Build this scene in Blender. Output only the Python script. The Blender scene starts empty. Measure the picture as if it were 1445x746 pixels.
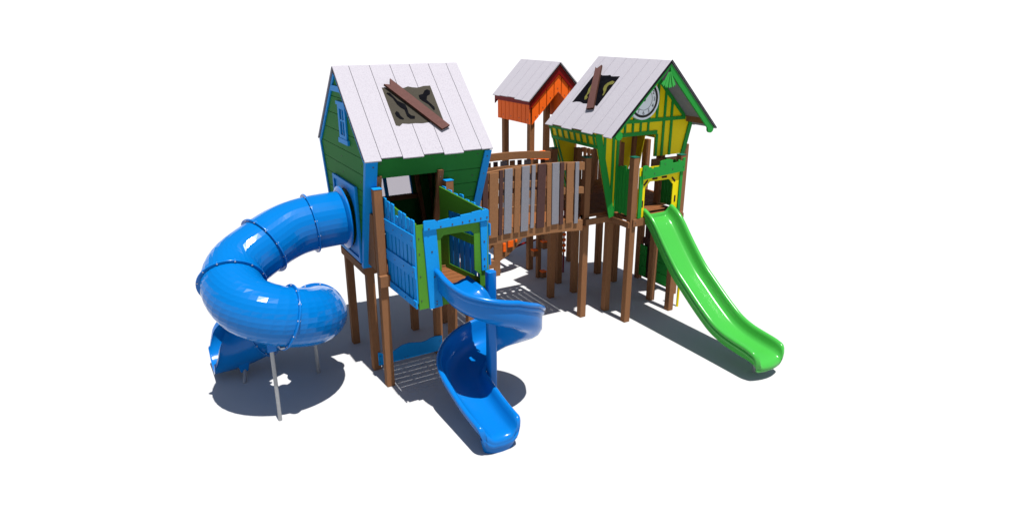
import bpy, math, random
from mathutils import Vector, Matrix
random.seed(4)
R = math.radians
S = bpy.context.scene
COL = S.collection

# ------------------------------------------------------------------ camera
cam_d = bpy.data.cameras.new('camera')
cam = bpy.data.objects.new('camera', cam_d)
COL.objects.link(cam)
cam.location = (0, 0, 5.0)
cam.rotation_euler = (R(90 - 19.65), 0, R(-29.985))
cam_d.sensor_width = 36.0
cam_d.lens = 933.0 / 1445.0 * 36.0
cam_d.clip_start = 0.1
cam_d.clip_end = 2000
S.camera = cam

# ------------------------------------------------------------------ light
TO_SUN = Vector((0.023, -0.303, 1.0)).normalized()
ELEV = math.asin(TO_SUN.z)
w = bpy.data.worlds.new('World')
S.world = w
w.use_nodes = True
nt = w.node_tree
bg = nt.nodes['Background']
sky = nt.nodes.new('ShaderNodeTexSky')
sky.sky_type = 'NISHITA'
sky.sun_disc = False
sky.sun_elevation = ELEV
sky.sun_rotation = R(180) - math.atan2(TO_SUN.x, -TO_SUN.y)
nt.links.new(sky.outputs[0], bg.inputs[0])
bg.inputs[1].default_value = 0.058
sun_d = bpy.data.lights.new('sun', 'SUN')
sun_d.energy = 5.0
sun_d.angle = R(0.5)
sun_d.color = (1.0, 0.975, 0.94)
sun = bpy.data.objects.new('sun', sun_d)
COL.objects.link(sun)
sun.location = (0, -5, 20)
sun.rotation_euler = (-TO_SUN).to_track_quat('-Z', 'Y').to_euler()
S.view_settings.view_transform = 'Standard'
S.view_settings.look = 'None'
S.view_settings.exposure = 0.58
S.view_settings.gamma = 1.0
S.cycles.max_bounces = 6
S.cycles.diffuse_bounces = 3


# ------------------------------------------------------------------ materials
ALBEDO = 0.82   # all paints and boards a little darker than first measured


def mat(name, col, rough=0.5, spec=0.5, vary=0.0, scale=30.0, stretch=(1, 1, 1), bump=0.0, coat=0.0, speck=None):
    m = bpy.data.materials.new(name)
    m.use_nodes = True
    n = m.node_tree.nodes
    l = m.node_tree.links
    b = n['Principled BSDF']
    b.inputs['Roughness'].default_value = rough
    b.inputs['Specular IOR Level'].default_value = spec
    b.inputs['Coat Weight'].default_value = coat
    b.inputs['Coat Roughness'].default_value = 0.08
    col = tuple(x * ALBEDO for x in col)
    if speck:
        speck = tuple(x * ALBEDO for x in speck)
    c = (*col, 1)
    if vary or bump or speck:
        tc = n.new('ShaderNodeTexCoord')
        mp = n.new('ShaderNodeMapping')
        mp.inputs['Scale'].default_value = stretch
        l.new(tc.outputs['Object'], mp.inputs[0])
        nz = n.new('ShaderNodeTexNoise')
        nz.inputs['Scale'].default_value = scale
        nz.inputs['Detail'].default_value = 6
        nz.inputs['Roughness'].default_value = 0.65
        l.new(mp.outputs[0], nz.inputs['Vector'])
        rp = n.new('ShaderNodeValToRGB')
        rp.color_ramp.elements[0].position = 0.3
        rp.color_ramp.elements[1].position = 0.7
        rp.color_ramp.elements[0].color = (*[x * (1 - vary) for x in col], 1)
        rp.color_ramp.elements[1].color = (*[min(1, x * (1 + vary)) for x in col], 1)
        l.new(nz.outputs[0], rp.inputs[0])
        out = rp.outputs[0]
        if speck:
            v = n.new('ShaderNodeTexNoise')
            v.inputs['Scale'].default_value = 75
            v.inputs['Detail'].default_value = 3
            l.new(tc.outputs['Object'], v.inputs['Vector'])
            r2 = n.new('ShaderNodeValToRGB')
            r2.color_ramp.elements[0].position = 0.50
            r2.color_ramp.elements[1].position = 0.62
            l.new(v.outputs[0], r2.inputs[0])
            mx = n.new('ShaderNodeMix')
            mx.data_type = 'RGBA'
            l.new(r2.outputs[0], mx.inputs[0])
            l.new(out, mx.inputs[6])
            mx.inputs[7].default_value = (*speck, 1)
            out = mx.outputs[2]
        l.new(out, b.inputs['Base Color'])
        if bump:
            bp = n.new('ShaderNodeBump')
            bp.inputs['Strength'].default_value = bump
            bp.inputs['Distance'].default_value = 0.004
            l.new(nz.outputs[0], bp.inputs['Height'])
            l.new(bp.outputs[0], b.inputs['Normal'])
    else:
        b.inputs['Base Color'].default_value = c
    return m


M = {}
M['ground'] = mat('white_ground', (0.52, 0.52, 0.52), 0.9, 0.0, 0.01, 3.0)
M['wood'] = mat('brown_recycled_lumber', (0.232, 0.108, 0.050), 0.75, 0.06, 0.14, 22, (6, 6, 0.5), 0.5)
M['deckwood'] = mat('brown_deck_lumber', (0.21, 0.080, 0.030), 0.75, 0.08, 0.12, 22, (0.5, 6, 6), 0.5)
M['lightwood'] = mat('tan_rail_lumber', (0.255, 0.122, 0.056), 0.75, 0.06, 0.15, 60, (1, 1, 1), 0.6)
M['darkslat'] = mat('dark_brown_lumber', (0.075, 0.038, 0.034), 0.75, 0.08, 0.15, 60, (1, 1, 1), 0.5)
M['greyslat'] = mat('grey_lumber', (0.215, 0.212, 0.235), 0.75, 0.06, 0.15, 70, (1, 1, 1), 0.5)
M['plank'] = mat('reddish_brown_plank', (0.110, 0.052, 0.045), 0.75, 0.08, 0.12, 30, (1, 1, 1), 0.4)
M['darkbrown'] = mat('dark_lumber_edge', (0.05, 0.02, 0.012), 0.8, 0.1)
M['roof'] = mat('pale_grey_roof_board', (0.425, 0.405, 0.44), 0.85, 0.05, 0.06, 70, (1, 1, 1), 0.2, speck=(0.372, 0.35, 0.388))
M['roofedge'] = mat('dark_roof_edge', (0.015, 0.015, 0.017), 0.8, 0.0)
M['taupe'] = mat('taupe_roof_patch', (0.056, 0.050, 0.039), 0.85, 0.03, 0.1, 60)
M['black'] = mat('black_paint', (0.01, 0.01, 0.01), 0.6, 0.3)
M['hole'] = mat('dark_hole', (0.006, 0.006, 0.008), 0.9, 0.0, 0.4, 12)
M['olive'] = mat('olive_hole', (0.14, 0.13, 0.025), 0.8, 0.2, 0.3, 20)
M['green'] = mat('dark_green_board', (0.018, 0.165, 0.030), 0.6, 0.06, 0.06, 60, (1, 1, 1), 0.15)
M['lime'] = mat('lime_green_panel', (0.07, 0.24, 0.020), 0.5, 0.12, 0.06, 60, (1, 1, 1), 0.1)
M['kelly'] = mat('bright_green_panel', (0.017, 0.25, 0.036), 0.5, 0.08, 0.06, 60, (1, 1, 1), 0.1)
M['mint'] = mat('light_green_plastic', (0.04, 0.34, 0.06), 0.5, 0.12)
M['capgreen'] = mat('green_cap', (0.008, 0.12, 0.075), 0.5, 0.12)
M['blue'] = mat('blue_board', (0.005, 0.250, 0.64), 0.5, 0.1, 0.06, 60, (1, 1, 1), 0.1)
M['navy'] = mat('navy_pane', (0.004, 0.04, 0.14), 0.4, 0.5)
M['slideblue'] = mat('glossy_blue_plastic', (0.002, 0.150, 0.49), 0.2, 0.22)
M['tubeblue'] = mat('glossy_blue_tube', (0.001, 0.145, 0.46), 0.12, 0.2)
M['slidegreen'] = mat('glossy_green_plastic', (0.052, 0.375, 0.050), 0.22, 0.3)
M['yellow'] = mat('yellow_panel', (0.76, 0.60, 0.005), 0.5, 0.08, 0.05, 60, (1, 1, 1), 0.1)
M['orange'] = mat('orange_board', (0.92, 0.140, 0.012), 0.5, 0.08, 0.06, 60, (1, 1, 1), 0.1)
M['red'] = mat('dark_red_board', (0.19, 0.002, 0.002), 0.5, 0.1, 0.06, 60)
M['clockwhite'] = mat('white_clock_face', (0.80, 0.85, 0.92), 0.5, 0.1)
M['bolt'] = mat('dark_bolt', (0.03, 0.03, 0.035), 0.4, 0.5)
M['steel'] = mat('galvanised_steel', (0.32, 0.33, 0.34), 0.45, 0.4, 0.08, 30)
m = bpy.data.materials.new('tinted_pane')
m.use_nodes = True
n_ = m.node_tree.nodes
n_.remove(n_['Principled BSDF'])
tr = n_.new('ShaderNodeBsdfTransparent')
tr.inputs[0].default_value = (0.66, 0.64, 0.67, 1)
m.node_tree.links.new(tr.outputs[0], n_['Material Output'].inputs[0])
M['pane'] = m
M['steel'].node_tree.nodes['Principled BSDF'].inputs['Metallic'].default_value = 0.35
M['chrome'] = mat('bolt_head', (0.5, 0.5, 0.52), 0.35, 0.6)


# ------------------------------------------------------------------ mesh builder
class MB:
    def __init__(s):
        s.v = []
        s.f = []
        s.m = []
        s.mats = []

    def mi(s, key):
        if key not in s.mats:
            s.mats.append(key)
        return s.mats.index(key)

    def add(s, vs, fs, key):
        o = len(s.v)
        s.v += [Vector(p) for p in vs]
        i = s.mi(key)
        for f in fs:
            s.f.append([a + o for a in f])
            s.m.append(i)

    def prism(s, pts, off, key, sidekey=None):
        """polygon pts extruded by the vector off"""
        pts = [Vector(p) for p in pts]
        off = Vector(off)
        n = len(pts)
        s.add(pts + [p + off for p in pts], [list(range(n))[::-1], list(range(n, 2 * n))], key)
        s.add(pts + [p + off for p in pts], [[i, (i + 1) % n, n + (i + 1) % n, n + i] for i in range(n)], sidekey or key)

    def box(s, x0, x1, y0, y1, z0, z1, key):
        s.prism([(x0, y0, z0), (x1, y0, z0), (x1, y1, z0), (x0, y1, z0)], (0, 0, z1 - z0), key)

    def bar(s, a, b, wv, hv, key):
        """beam from a to b with half-width vectors wv, hv"""
        a, b, wv, hv = Vector(a), Vector(b), Vector(wv), Vector(hv)
        s.prism([a - wv - hv, a + wv - hv, a + wv + hv, a - wv + hv], b - a, key)

    def frame(s, outer, inner, off, key, innerkey=None):
        """plate with one hole: loops of equal length"""
        off = Vector(off)
        o = [Vector(p) for p in outer]
        i = [Vector(p) for p in inner]
        n = len(o)
        vs = o + i + [p + off for p in o] + [p + off for p in i]
        fs = []
        fi = []
        for k in range(n):
            j = (k + 1) % n
            fs += [[k, j, n + j, n + k], [2 * n + k, 3 * n + k, 3 * n + j, 2 * n + j], [k, 2 * n + k, 2 * n + j, j]]
            fi += [[n + k, n + j, 3 * n + j, 3 * n + k]]
        s.add(vs, fs, key)
        s.add(vs, fi, innerkey or key)

    def tube(s, pts, r, key, n=12, caps=True):
        pts = [Vector(p) for p in pts]
        rings = []
        up = None
        for k, p in enumerate(pts):
            t = (pts[min(k + 1, len(pts) - 1)] - pts[max(k - 1, 0)]).normalized()
            if up is None:
                up = t.orthogonal().normalized()
            up = (up - t * up.dot(t)).normalized()
            sd = t.cross(up)
            rr = r[k] if isinstance(r, (list, tuple)) else r
            rings.append([p + (up * math.cos(a) + sd * math.sin(a)) * rr for a in [2 * math.pi * q / n for q in range(n)]])
        vs = [p for rg in rings for p in rg]
        fs = []
        for k in range(len(rings) - 1):
            for q in range(n):
                a = k * n + q
                b = k * n + (q + 1) % n
                fs.append([a, b, b + n, a + n])
        if caps:
            fs.append(list(range(n))[::-1])
            fs.append([len(vs) - n + q for q in range(n)])
        s.add(vs, fs, key)

    def loft(s, loops, key, closed=True, caps=True):
        n = len(loops[0])
        vs = [p for lp in loops for p in lp]
        fs = []
        for k in range(len(loops) - 1):
            for q in range(n if closed else n - 1):
                a = k * n + q
                b = k * n + (q + 1) % n
                fs.append([a, b, b + n, a + n])
        if caps:
            fs.append(list(range(n))[::-1])
            fs.append([len(vs) - n + q for q in range(n)])
        s.add(vs, fs, key)

    def bolt(s, p, nrm, r=0.011, key='bolt'):
        p, nrm = Vector(p), Vector(nrm).normalized()
        u = nrm.orthogonal().normalized()
        v = nrm.cross(u)
        ring = [p + (u * math.cos(a) + v * math.sin(a)) * r for a in [k * math.pi / 4 for k in range(8)]]
        s.prism(ring, nrm * 0.006, key)

    def build(s, name, parent=None, bevel=0.0, smooth=None, fix=True):
        o_loc = parent_base(parent) if parent else Vector((0, 0, 0))
        me = bpy.data.meshes.new(name)
        me.from_pydata([tuple(p - o_loc) for p in s.v], [], s.f)
        for k in s.mats:
            me.materials.append(M[k])
        me.polygons.foreach_set('material_index', s.m)
        if fix:
            import bmesh
            bm = bmesh.new()
            bm.from_mesh(me)
            bmesh.ops.remove_doubles(bm, verts=bm.verts, dist=0.00005)
            bmesh.ops.recalc_face_normals(bm, faces=bm.faces)
            bm.to_mesh(me)
            bm.free()
        if smooth is not None:
            me.polygons.foreach_set('use_smooth', [True] * len(me.polygons))
            me.set_sharp_from_angle(angle=R(smooth))
        me.update()
        o = bpy.data.objects.new(name, me)
        COL.objects.link(o)
        if parent:
            o.parent = parent
        if bevel:
            b = o.modifiers.new('bevel', 'BEVEL')
            b.width = bevel
            b.segments = 2
            b.limit_method = 'ANGLE'
            b.angle_limit = R(50)
        return o


def parent_base(o):
    v = Vector((0, 0, 0))
    while o:
        v += o.location
        o = o.parent
    return v


def thing(name, label, cat, loc, group=None):
    o = bpy.data.objects.new(name, None)
    COL.objects.link(o)
    o.location = loc
    o.empty_display_size = 0.2
    o['label'] = label
    o['category'] = cat
    if group:
        o['group'] = group
    return o


def clip(poly, ax, lo, hi):
    def half(ps, keep, cut):
        out = []
        for i in range(len(ps)):
            a, b = ps[i], ps[(i + 1) % len(ps)]
            ka, kb = keep(a), keep(b)
            if ka:
                out.append(a)
            if ka != kb:
                t = (cut - a[ax]) / (b[ax] - a[ax])
                out.append((a[0] + (b[0] - a[0]) * t, a[1] + (b[1] - a[1]) * t))
        return out
    ps = half(poly, lambda p: p[ax] >= lo, lo)
    if len(ps) >= 3:
        ps = half(ps, lambda p: p[ax] <= hi, hi)
    return ps


def boarded(mb, poly, ax, cuts, gap, P, off, key):
    """convex 2-D polygon cut into boards along axis ax; P maps (u, v) to 3-D"""
    for a, b in zip(cuts[:-1], cuts[1:]):
        ps = clip(poly, ax, a + gap / 2, b - gap / 2)
        if len(ps) >= 3:
            mb.prism([P(*p) for p in ps], off, key)


def interp(tab, t):
    for (a, va), (b, vb) in zip(tab[:-1], tab[1:]):
        if t <= b:
            q = max(0, (t - a) / (b - a))
            return va + (vb - va) * q
    return tab[-1][1]


def spline(pts, n):
    """Catmull-Rom through pts (Vectors), n samples per span"""
    pts = [Vector(p) for p in pts]
    out = []
    for i in range(len(pts) - 1):
        p0 = pts[i - 1] if i else pts[0] * 2 - pts[1]
        p1, p2 = pts[i], pts[i + 1]
        p3 = pts[i + 2] if i + 2 < len(pts) else p2 * 2 - p1
        for k in range(n):
            t = k / n
            out.append(0.5 * ((2 * p1) + (p2 - p0) * t + (2 * p0 - 5 * p1 + 4 * p2 - p3) * t * t + (3 * p1 - p0 - 3 * p2 + p3) * t ** 3))
    out.append(pts[-1])
    return out


# ------------------------------------------------------------------ ground: a white sheet that sweeps up far away
def ground():
    mb = MB()
    rad = [0.0, 5, 10, 20, 35, 50, 70, 95, 125, 160, 200, 250, 320]
    N = 64
    rings = []
    for r in rad[1:]:
        z = 0.0 if r <= 50 else 0.0011 * (r - 50) ** 2
        rings.append([Vector((5 + r * math.cos(2 * math.pi * k / N), 9 + r * math.sin(2 * math.pi * k / N), z)) for k in range(N)])
    mb.loft(rings, 'ground', caps=False)
    mb.add(rings[0], [list(range(N))], 'ground')
    o = mb.build('ground', smooth=60)
    o['kind'] = 'structure'


ground()

PW = 0.118  # post width


def post(parent, x, y, top, cap=None, name='post'):
    mb = MB()
    mb.box(x, x + PW, y, y + PW, 0.0, top, 'wood')
    o = mb.build(name, parent, bevel=0.008)
    if cap:
        c = MB()
        c.box(x - 0.004, x + PW + 0.004, y - 0.004, y + PW + 0.004, top + 0.001, top + 0.014, cap)
        c.build('post_cap', o, bevel=0.003)
    return o


def arc_panel(mb, x0, x1, zf_lo, zf_hi, y0, y1, key, n=20):
    top = [(x0 + (x1 - x0) * k / n) for k in range(n + 1)]
    lo = [(x, y0, zf_lo(x)) for x in top]
    hi = [(x, y0, zf_hi(x)) for x in top]
    mb.prism(lo + hi[::-1], (0, y1 - y0, 0), key)


def roof_boards(mb, ridge_a, ridge_dir, down, widths, lengths, thick, nrm, key='roof', gap=0.007):
    """boards laid side by side from a ridge corner, each running down the slope"""
    p = Vector(ridge_a)
    d = Vector(ridge_dir)
    dn = Vector(down)
    nr = Vector(nrm) * thick
    for wd, ln in zip(widths, lengths):
        a = p + d * (gap / 2)
        b = p + d * (wd - gap / 2)
        mb.prism([a, b, b + dn * ln, a + dn * ln], nr, key, 'roof')
        p = p + d * wd
    return p


# ================================================================== LEFT PLAYHOUSE (green with blue trim)
GX = 2.65          # plane of the gable wall
ZB, ZE = 1.78, 3.35   # wall bottom and eave
RY, RZ = 9.54, 4.52   # ridge
FL = lambda z: 8.42 + (ZE - z) * 0.30      # leaning front wall
BK = lambda z: 2 * RY - FL(z)
RX = lambda z: 4.49 - max(0.0, ZE - z) * 0.10      # right end of the leaning walls


def left_house():
    H = thing('playhouse', 'green playhouse with blue trim, leaning walls and pale board roof on tall brown posts', 'playhouse', (3.5, 9.5, 0))
    # posts carrying the deck
    for x, y in ((2.70, 8.95), (2.70, 10.0), (3.765, 8.96), (3.765, 9.99), (4.34, 8.95), (4.34, 10.0)):
        post(H, x, y, 1.98 if x < 4 else 2.9)
    # deck
    mb = MB()
    y = 8.93
    while y < 10.12:
        mb.box(2.68, 4.46, y, y + 0.126, 1.725, 1.78, 'deckwood')
        y += 0.138
    mb.build('deck', H)
    mb = MB()
    for yy in (8.93, 10.08):
        mb.box(2.66, 4.46, yy - 0.02, yy + 0.025, 1.60, 1.722, 'wood')
    for xx in (2.655, 3.70, 4.44):
        mb.box(xx, xx + 0.04, 8.94, 10.06, 1.602, 1.722, 'wood')
    mb.build('deck_beam', H)
    # roof
    sl = Vector((0, -1.155, -1.135)).normalized()
    slb = Vector((0, 1.155, -1.135)).normalized()
    L = 1.155 / abs(sl.y)
    wid = [0.235, 0.30, 0.305, 0.30, 0.30, 0.29, 0.185]
    wid = [q * 1.916 / sum(wid) for q in wid]
    mb = MB()
    nf = Vector((0, -1.135, 1.155)).normalized()
    nb = Vector((0, 1.135, 1.155)).normalized()
    roof_boards(mb, (2.61, RY, RZ - 0.03), (1, 0, 0), sl, wid, [L + 0.02, L - 0.02, L + 0.012, L - 0.02, L + 0.012, L - 0.02, L - 0.012], 0.022, nf)
    roof_boards(mb, (2.61, RY, RZ - 0.03), (1, 0, 0), slb, wid, [L, L - 0.02, L + 0.012, L - 0.02, L + 0.012, L - 0.02, L], 0.022, nb)
    rf = mb.build('roof', H)
    mb = MB()
    a = Vector((2.612, RY, RZ - 0.034))
    for dn, nn in ((sl, nf), (slb, nb)):
        mb.prism([a, a + Vector((1.912, 0, 0)), a + Vector((1.912, 0, 0)) + dn * (L - 0.035), a + dn * (L - 0.035)], -nn * 0.02, 'darkbrown' if dn is sl else 'greyslat')
    mb.build('roof_underlay', rf)
    # torn patch in the roof
    k = (RZ - 3.38) / 1.16
    up = lambda x, yy, h: Vector((x, yy, RZ - k * (RY - yy) - 0.012)) + nf * h
    mb = MB()
    pts = [(3.206, 9.232), (3.315, 9.217), (3.40, 9.219), (3.531, 9.214), (3.597, 9.231), (3.66, 9.217), (3.726, 9.210), (3.78, 9.217), (3.84, 9.228), (3.941, 9.229),
           (3.932, 8.753), (3.80, 8.768), (3.727, 8.765), (3.60, 8.757), (3.496, 8.765), (3.40, 8.762), (3.31, 8.772), (3.259, 8.743), (3.208, 8.754)]
    mb.prism([up(x, yy, 0.0) for x, yy in pts], nf * 0.012, 'taupe')
    blobs = [
        [(3.239, 9.151), (3.261, 9.165), (3.295, 9.156), (3.33, 9.105), (3.364, 9.053), (3.421, 9.023), (3.455, 8.999), (3.461, 8.955), (3.457, 8.89), (3.482, 8.861), (3.532, 8.851), (3.513, 8.816), (3.451, 8.819), (3.415, 8.854), (3.414, 8.936), (3.37, 8.965), (3.337, 9.005), (3.308, 9.084)],
        [(3.256, 8.901), (3.29, 8.926), (3.318, 8.91), (3.325, 8.864), (3.36, 8.828), (3.341, 8.815), (3.297, 8.828), (3.262, 8.863)],
        [(3.706, 9.111), (3.779, 9.124), (3.825, 9.168), (3.872, 9.181), (3.908, 9.159), (3.883, 9.114), (3.83, 9.094), (3.8, 9.044), (3.838, 8.997), (3.875, 8.95), (3.869, 8.917), (3.845, 8.907), (3.804, 8.982), (3.735, 9.03), (3.699, 9.066)],
    ]
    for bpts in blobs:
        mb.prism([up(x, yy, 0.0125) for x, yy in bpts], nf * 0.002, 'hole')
    mb.build('roof_patch', rf)
    mb = MB()
    pts = [(3.235, 9.245), (3.325, 9.235), (3.355, 9.315), (3.972, 8.685), (3.835, 8.645)]
    mb.prism([up(x, yy, 0.028) for x, yy in pts], nf * 0.034, 'plank', 'darkbrown')
    mb.build('broken_plank', rf)
    # gable wall in the plane x = GX, boards with seams
    P = lambda yy, z: (GX, yy, z)
    gab = [(FL(ZB), ZB), (BK(ZB), ZB), (BK(ZE), ZE), (RY, RZ - 0.06), (FL(ZE), ZE)]
    mb = MB()
    boarded(mb, gab, 1, [ZB, 2.02, 2.24, 2.46, 2.68, 2.90, 3.13, 3.36, 3.60, 3.84, 4.08, 4.5], 0.008, P, (0.03, 0, 0), 'green')
    mb.prism([(GX + 0.028, yy, z) for yy, z in gab], (0.01, 0, 0), 'green')
    for z in (2.12, 2.57, 2.8, 3.02, 3.25):
        for yy in (FL(z) + 0.2, RY, BK(z) - 0.2):
            mb.bolt((GX, yy, z), (-1, 0, 0), 0.009)
    g = mb.build('gable_wall', H)
    # trim on the gable: both leaning edges, rakes and collar
    def strip(mb, a, b, wd, side, key, th=0.02):
        a, b = Vector(a), Vector(b)
        d = (b - a).normalized()
        n = Vector((1, 0, 0)).cross(d) * side * wd
        mb.prism([a, b, b + n, a + n], (-th, 0, 0), key)
    mb = MB()
    strip(mb, (GX - 0.002, FL(ZB) - 0.02, ZB - 0.05), (GX - 0.002, FL(ZE) - 0.02, ZE), 0.055, -1, 'blue')
    mb.prism([(GX - 0.022, FL(ZB) - 0.022, ZB - 0.05), (GX + 0.12, FL(ZB) - 0.022, ZB - 0.05), (GX + 0.145, FL(ZE) - 0.022, ZE), (GX - 0.022, FL(ZE) - 0.022, ZE)], (0, -0.022, 0), 'blue')
    for z in (1.9, 2.3, 2.75, 3.27):
        mb.bolt((GX + 0.08, FL(z) - 0.044, z), (0, -1, 0))
    mb.build('corner_trim', H)
    mb = MB()
    strip(mb, (GX - 0.002, BK(ZB) + 0.02, ZB - 0.02), (GX - 0.002, BK(ZE) + 0.02, ZE), 0.06, 1, 'blue')
    mb.build('corner_trim', H)
    mb = MB()
    strip(mb, (GX - 0.002, FL(ZE) + 0.02, ZE + 0.01), (GX - 0.002, RY, RZ - 0.07), 0.05, -1, 'blue')
    strip(mb, (GX - 0.002, BK(ZE) - 0.02, ZE + 0.01), (GX - 0.002, RY, RZ - 0.07), 0.05, 1, 'blue')
    mb.prism([(GX - 0.006, RY - 0.27, 4.16), (GX - 0.006, RY + 0.27, 4.16), (GX - 0.006, RY + 0.20, 4.24), (GX - 0.006, RY - 0.20, 4.24)], (-0.02, 0, 0), 'blue')
    mb.build('rake_trim', H)
    # shuttered window in the gable
    mb = MB()
    y0, y1, z0, z1 = 9.14, 9.48, 3.53, 3.99
    mb.frame([(GX - 0.002, y0, z0), (GX - 0.002, y1, z0), (GX - 0.002, y1, z1), (GX - 0.002, y0, z1)],
             [(GX - 0.002, y0 + 0.07, z0 + 0.05), (GX - 0.002, y1 - 0.07, z0 + 0.05), (GX - 0.002, y1 - 0.07, z1 - 0.05), (GX - 0.002, y0 + 0.07, z1 - 0.05)], (-0.025, 0, 0), 'blue')
    mb.box(GX - 0.024, GX - 0.003, RY - 0.255, RY - 0.225, z0 + 0.052, z1 - 0.052, 'blue')
    mb.box(GX - 0.022, GX - 0.004, y0 + 0.072, y1 - 0.072, 3.765, 3.795, 'blue')
    mb.box(GX - 0.034, GX - 0.003, y0 - 0.02, y1 + 0.05, z1 + 0.002, z1 + 0.05, 'blue')
    mb.box(GX - 0.034, GX - 0.003, y0 - 0.05, y1 + 0.05, z0 - 0.07, z0 - 0.002, 'blue')
    wn = mb.build('window', H)
    mb = MB()
    mb.box(GX - 0.006, GX - 0.001, y0 + 0.071, y1 - 0.071, z0 + 0.051, z1 - 0.051, 'navy')
    mb.build('pane', wn)
    # square entry panel round the tube
    mb = MB()
    yc, zc, rr = 9.46, 2.36, 0.43
    n = 32
    def sq(t, h):
        c, s_ = math.cos(t), math.sin(t)
        q = h / max(abs(c), abs(s_))
        return c * q, s_ * q
    ang = [2 * math.pi * (k + 0.5) / n for k in range(n)]
    ang = [math.pi / 4 + 2 * math.pi * k / n for k in range(n)]
    outer = [(GX - 0.004, yc + sq(t, 0.555)[0], zc + sq(t, 0.555)[1]) for t in ang]
    inner = [(GX - 0.004, yc + rr * math.cos(t), zc + rr * math.sin(t)) for t in ang]
    mb.frame(outer, inner, (-0.014, 0, 0), 'blue')
    fo = [(GX - 0.020, yc + sq(t, 0.56)[0], zc + sq(t, 0.56)[1]) for t in ang]
    fi = [(GX - 0.020, yc + sq(t, 0.50)[0], zc + sq(t, 0.50)[1]) for t in ang]
    mb.frame(fo, fi, (-0.022, 0, 0), 'blue')
    mb.build('tube_entry_frame', H)
    # leaning front wall: lintel, short left piece, boarded right piece
    PF = lambda x, z: (x, FL(z), z)
    mb = MB()
    mb.prism([PF(GX + 0.03, 3.09), PF(RX(3.09), 3.09), PF(RX(3.36), 3.36), PF(GX + 0.03, 3.36)], (0, 0.03, 0), 'green')
    for x in (2.85, 3.6, 3.95, 4.3):
        mb.bolt(PF(x, 3.3), (0, -1, 0.3), 0.009)
    mb.prism([PF(GX + 0.03, ZB), PF(2.85, ZB), PF(2.87, 3.085), PF(GX + 0.03, 3.085)], (0, 0.03, 0), 'green')
    rp = [(3.70, ZB), (RX(ZB), ZB), (RX(3.085), 3.085), (3.70, 3.085)]
    boarded(mb, rp, 1, [ZB, 1.95, 2.18, 2.41, 2.64, 2.87, 3.086], 0.008, PF, (0, 0.03, 0), 'green')
    mb.prism([(x, FL(z) + 0.028, z) for x, z in rp], (0, 0.008, 0), 'green')
    for z in (2.06, 2.3, 2.52, 2.75, 2.98):
        for x in (3.86, 4.25):
            mb.bolt(PF(x, z), (0, -1, 0.3), 0.009)
    mb.build('front_wall', H)
    mb = MB()
    mb.prism([(RX(ZB) - 0.09, FL(ZB) - 0.004, ZB - 0.04), (RX(ZB) + 0.03, FL(ZB) - 0.004, ZB - 0.04), (RX(ZE) + 0.02, FL(ZE) - 0.004, ZE), (RX(ZE) - 0.09, FL(ZE) - 0.004, ZE)], (0, -0.022, 0), 'blue')
    for z in (2.0, 2.2, 2.45, 2.75, 3.0, 3.26):
        mb.bolt((RX(z) - 0.035, FL(z) - 0.026, z), (0, -1, 0.3))
    mb.build('corner_trim', H)
    # brown jambs either side of the doorway
    for xa in (2.775, 3.685):
        mb = MB()
        mb.prism([PF(xa, 1.80), PF(xa + 0.085, 1.80), PF(xa + 0.085, 3.13), PF(xa, 3.13)], (0, -0.045, 0), 'wood')
        mb.bolt((xa + 0.04, FL(3.02) - 0.045, 3.02), (0, -1, 0.3), 0.009)
        mb.build('door_jamb', H, bevel=0.004)
    # low brown filler board between the post and the wall
    # back wall with its window
    PB = lambda x, z: (x, BK(z), z)
    mb = MB()
    x0, x1, z0, z1 = 3.20, 4.03, 2.36, 2.80
    for q in ([(GX + 0.03, ZB), (RX(ZB), ZB), (RX(z0), z0), (GX + 0.03, z0)], [(GX + 0.03, z1), (RX(z1), z1), (RX(ZE), ZE), (GX + 0.03, ZE)],
              [(GX + 0.03, z0), (x0, z0), (x0, z1), (GX + 0.03, z1)], [(x1, z0), (RX(z0), z0), (RX(z1), z1), (x1, z1)]):
        mb.prism([PB(*p) for p in q], (0, 0.03, 0), 'green')
    mb.build('back_wall', H)
    mb = MB()
    for xa, xb, za, zb in ((x0, x1, 2.74, 2.80), (3.545, 3.60, z0, 2.738), (x1 - 0.02, x1, z0, 2.738)):
        mb.prism([PB(xa, za), PB(xb, za), PB(xb, zb), PB(xa, zb)], (0, -0.035, 0), 'blue')
    wf = mb.build('window_frame', H)
    mb = MB()
    mb.prism([(x, y_ + 0.012, z) for x, y_, z in (PB(x0, z0), PB(x1, z0), PB(x1, z1), PB(x0, z1))], (0, 0.004, 0), 'pane')
    mb.build('pane', wf)
    mb = MB()
    mb.prism([PB(x0 - 0.06, 2.29), PB(4.18, 2.29), PB(4.18, 2.36), PB(x0 - 0.06, 2.36)], (0, -0.06, 0), 'wood')
    mb.build('sill', wf)
    # inside studs
    for xa, xb in ((4.10, 4.07), (4.30, 4.36)):
        mb = MB()
        mb.prism([(xa, BK(1.8) - 0.05, 1.8), (xa + 0.07, BK(1.8) - 0.05, 1.8), (xb + 0.07, BK(3.3) - 0.05, 3.3), (xb, BK(3.3) - 0.05, 3.3)], (0, -0.06, 0), 'wood')
        mb.build('wall_stud', H)
    # right gable wall with a passage to the bridge
    mb = MB()
    X = lambda yy, z: (RX(z) - 0.04, yy, z)
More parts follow.
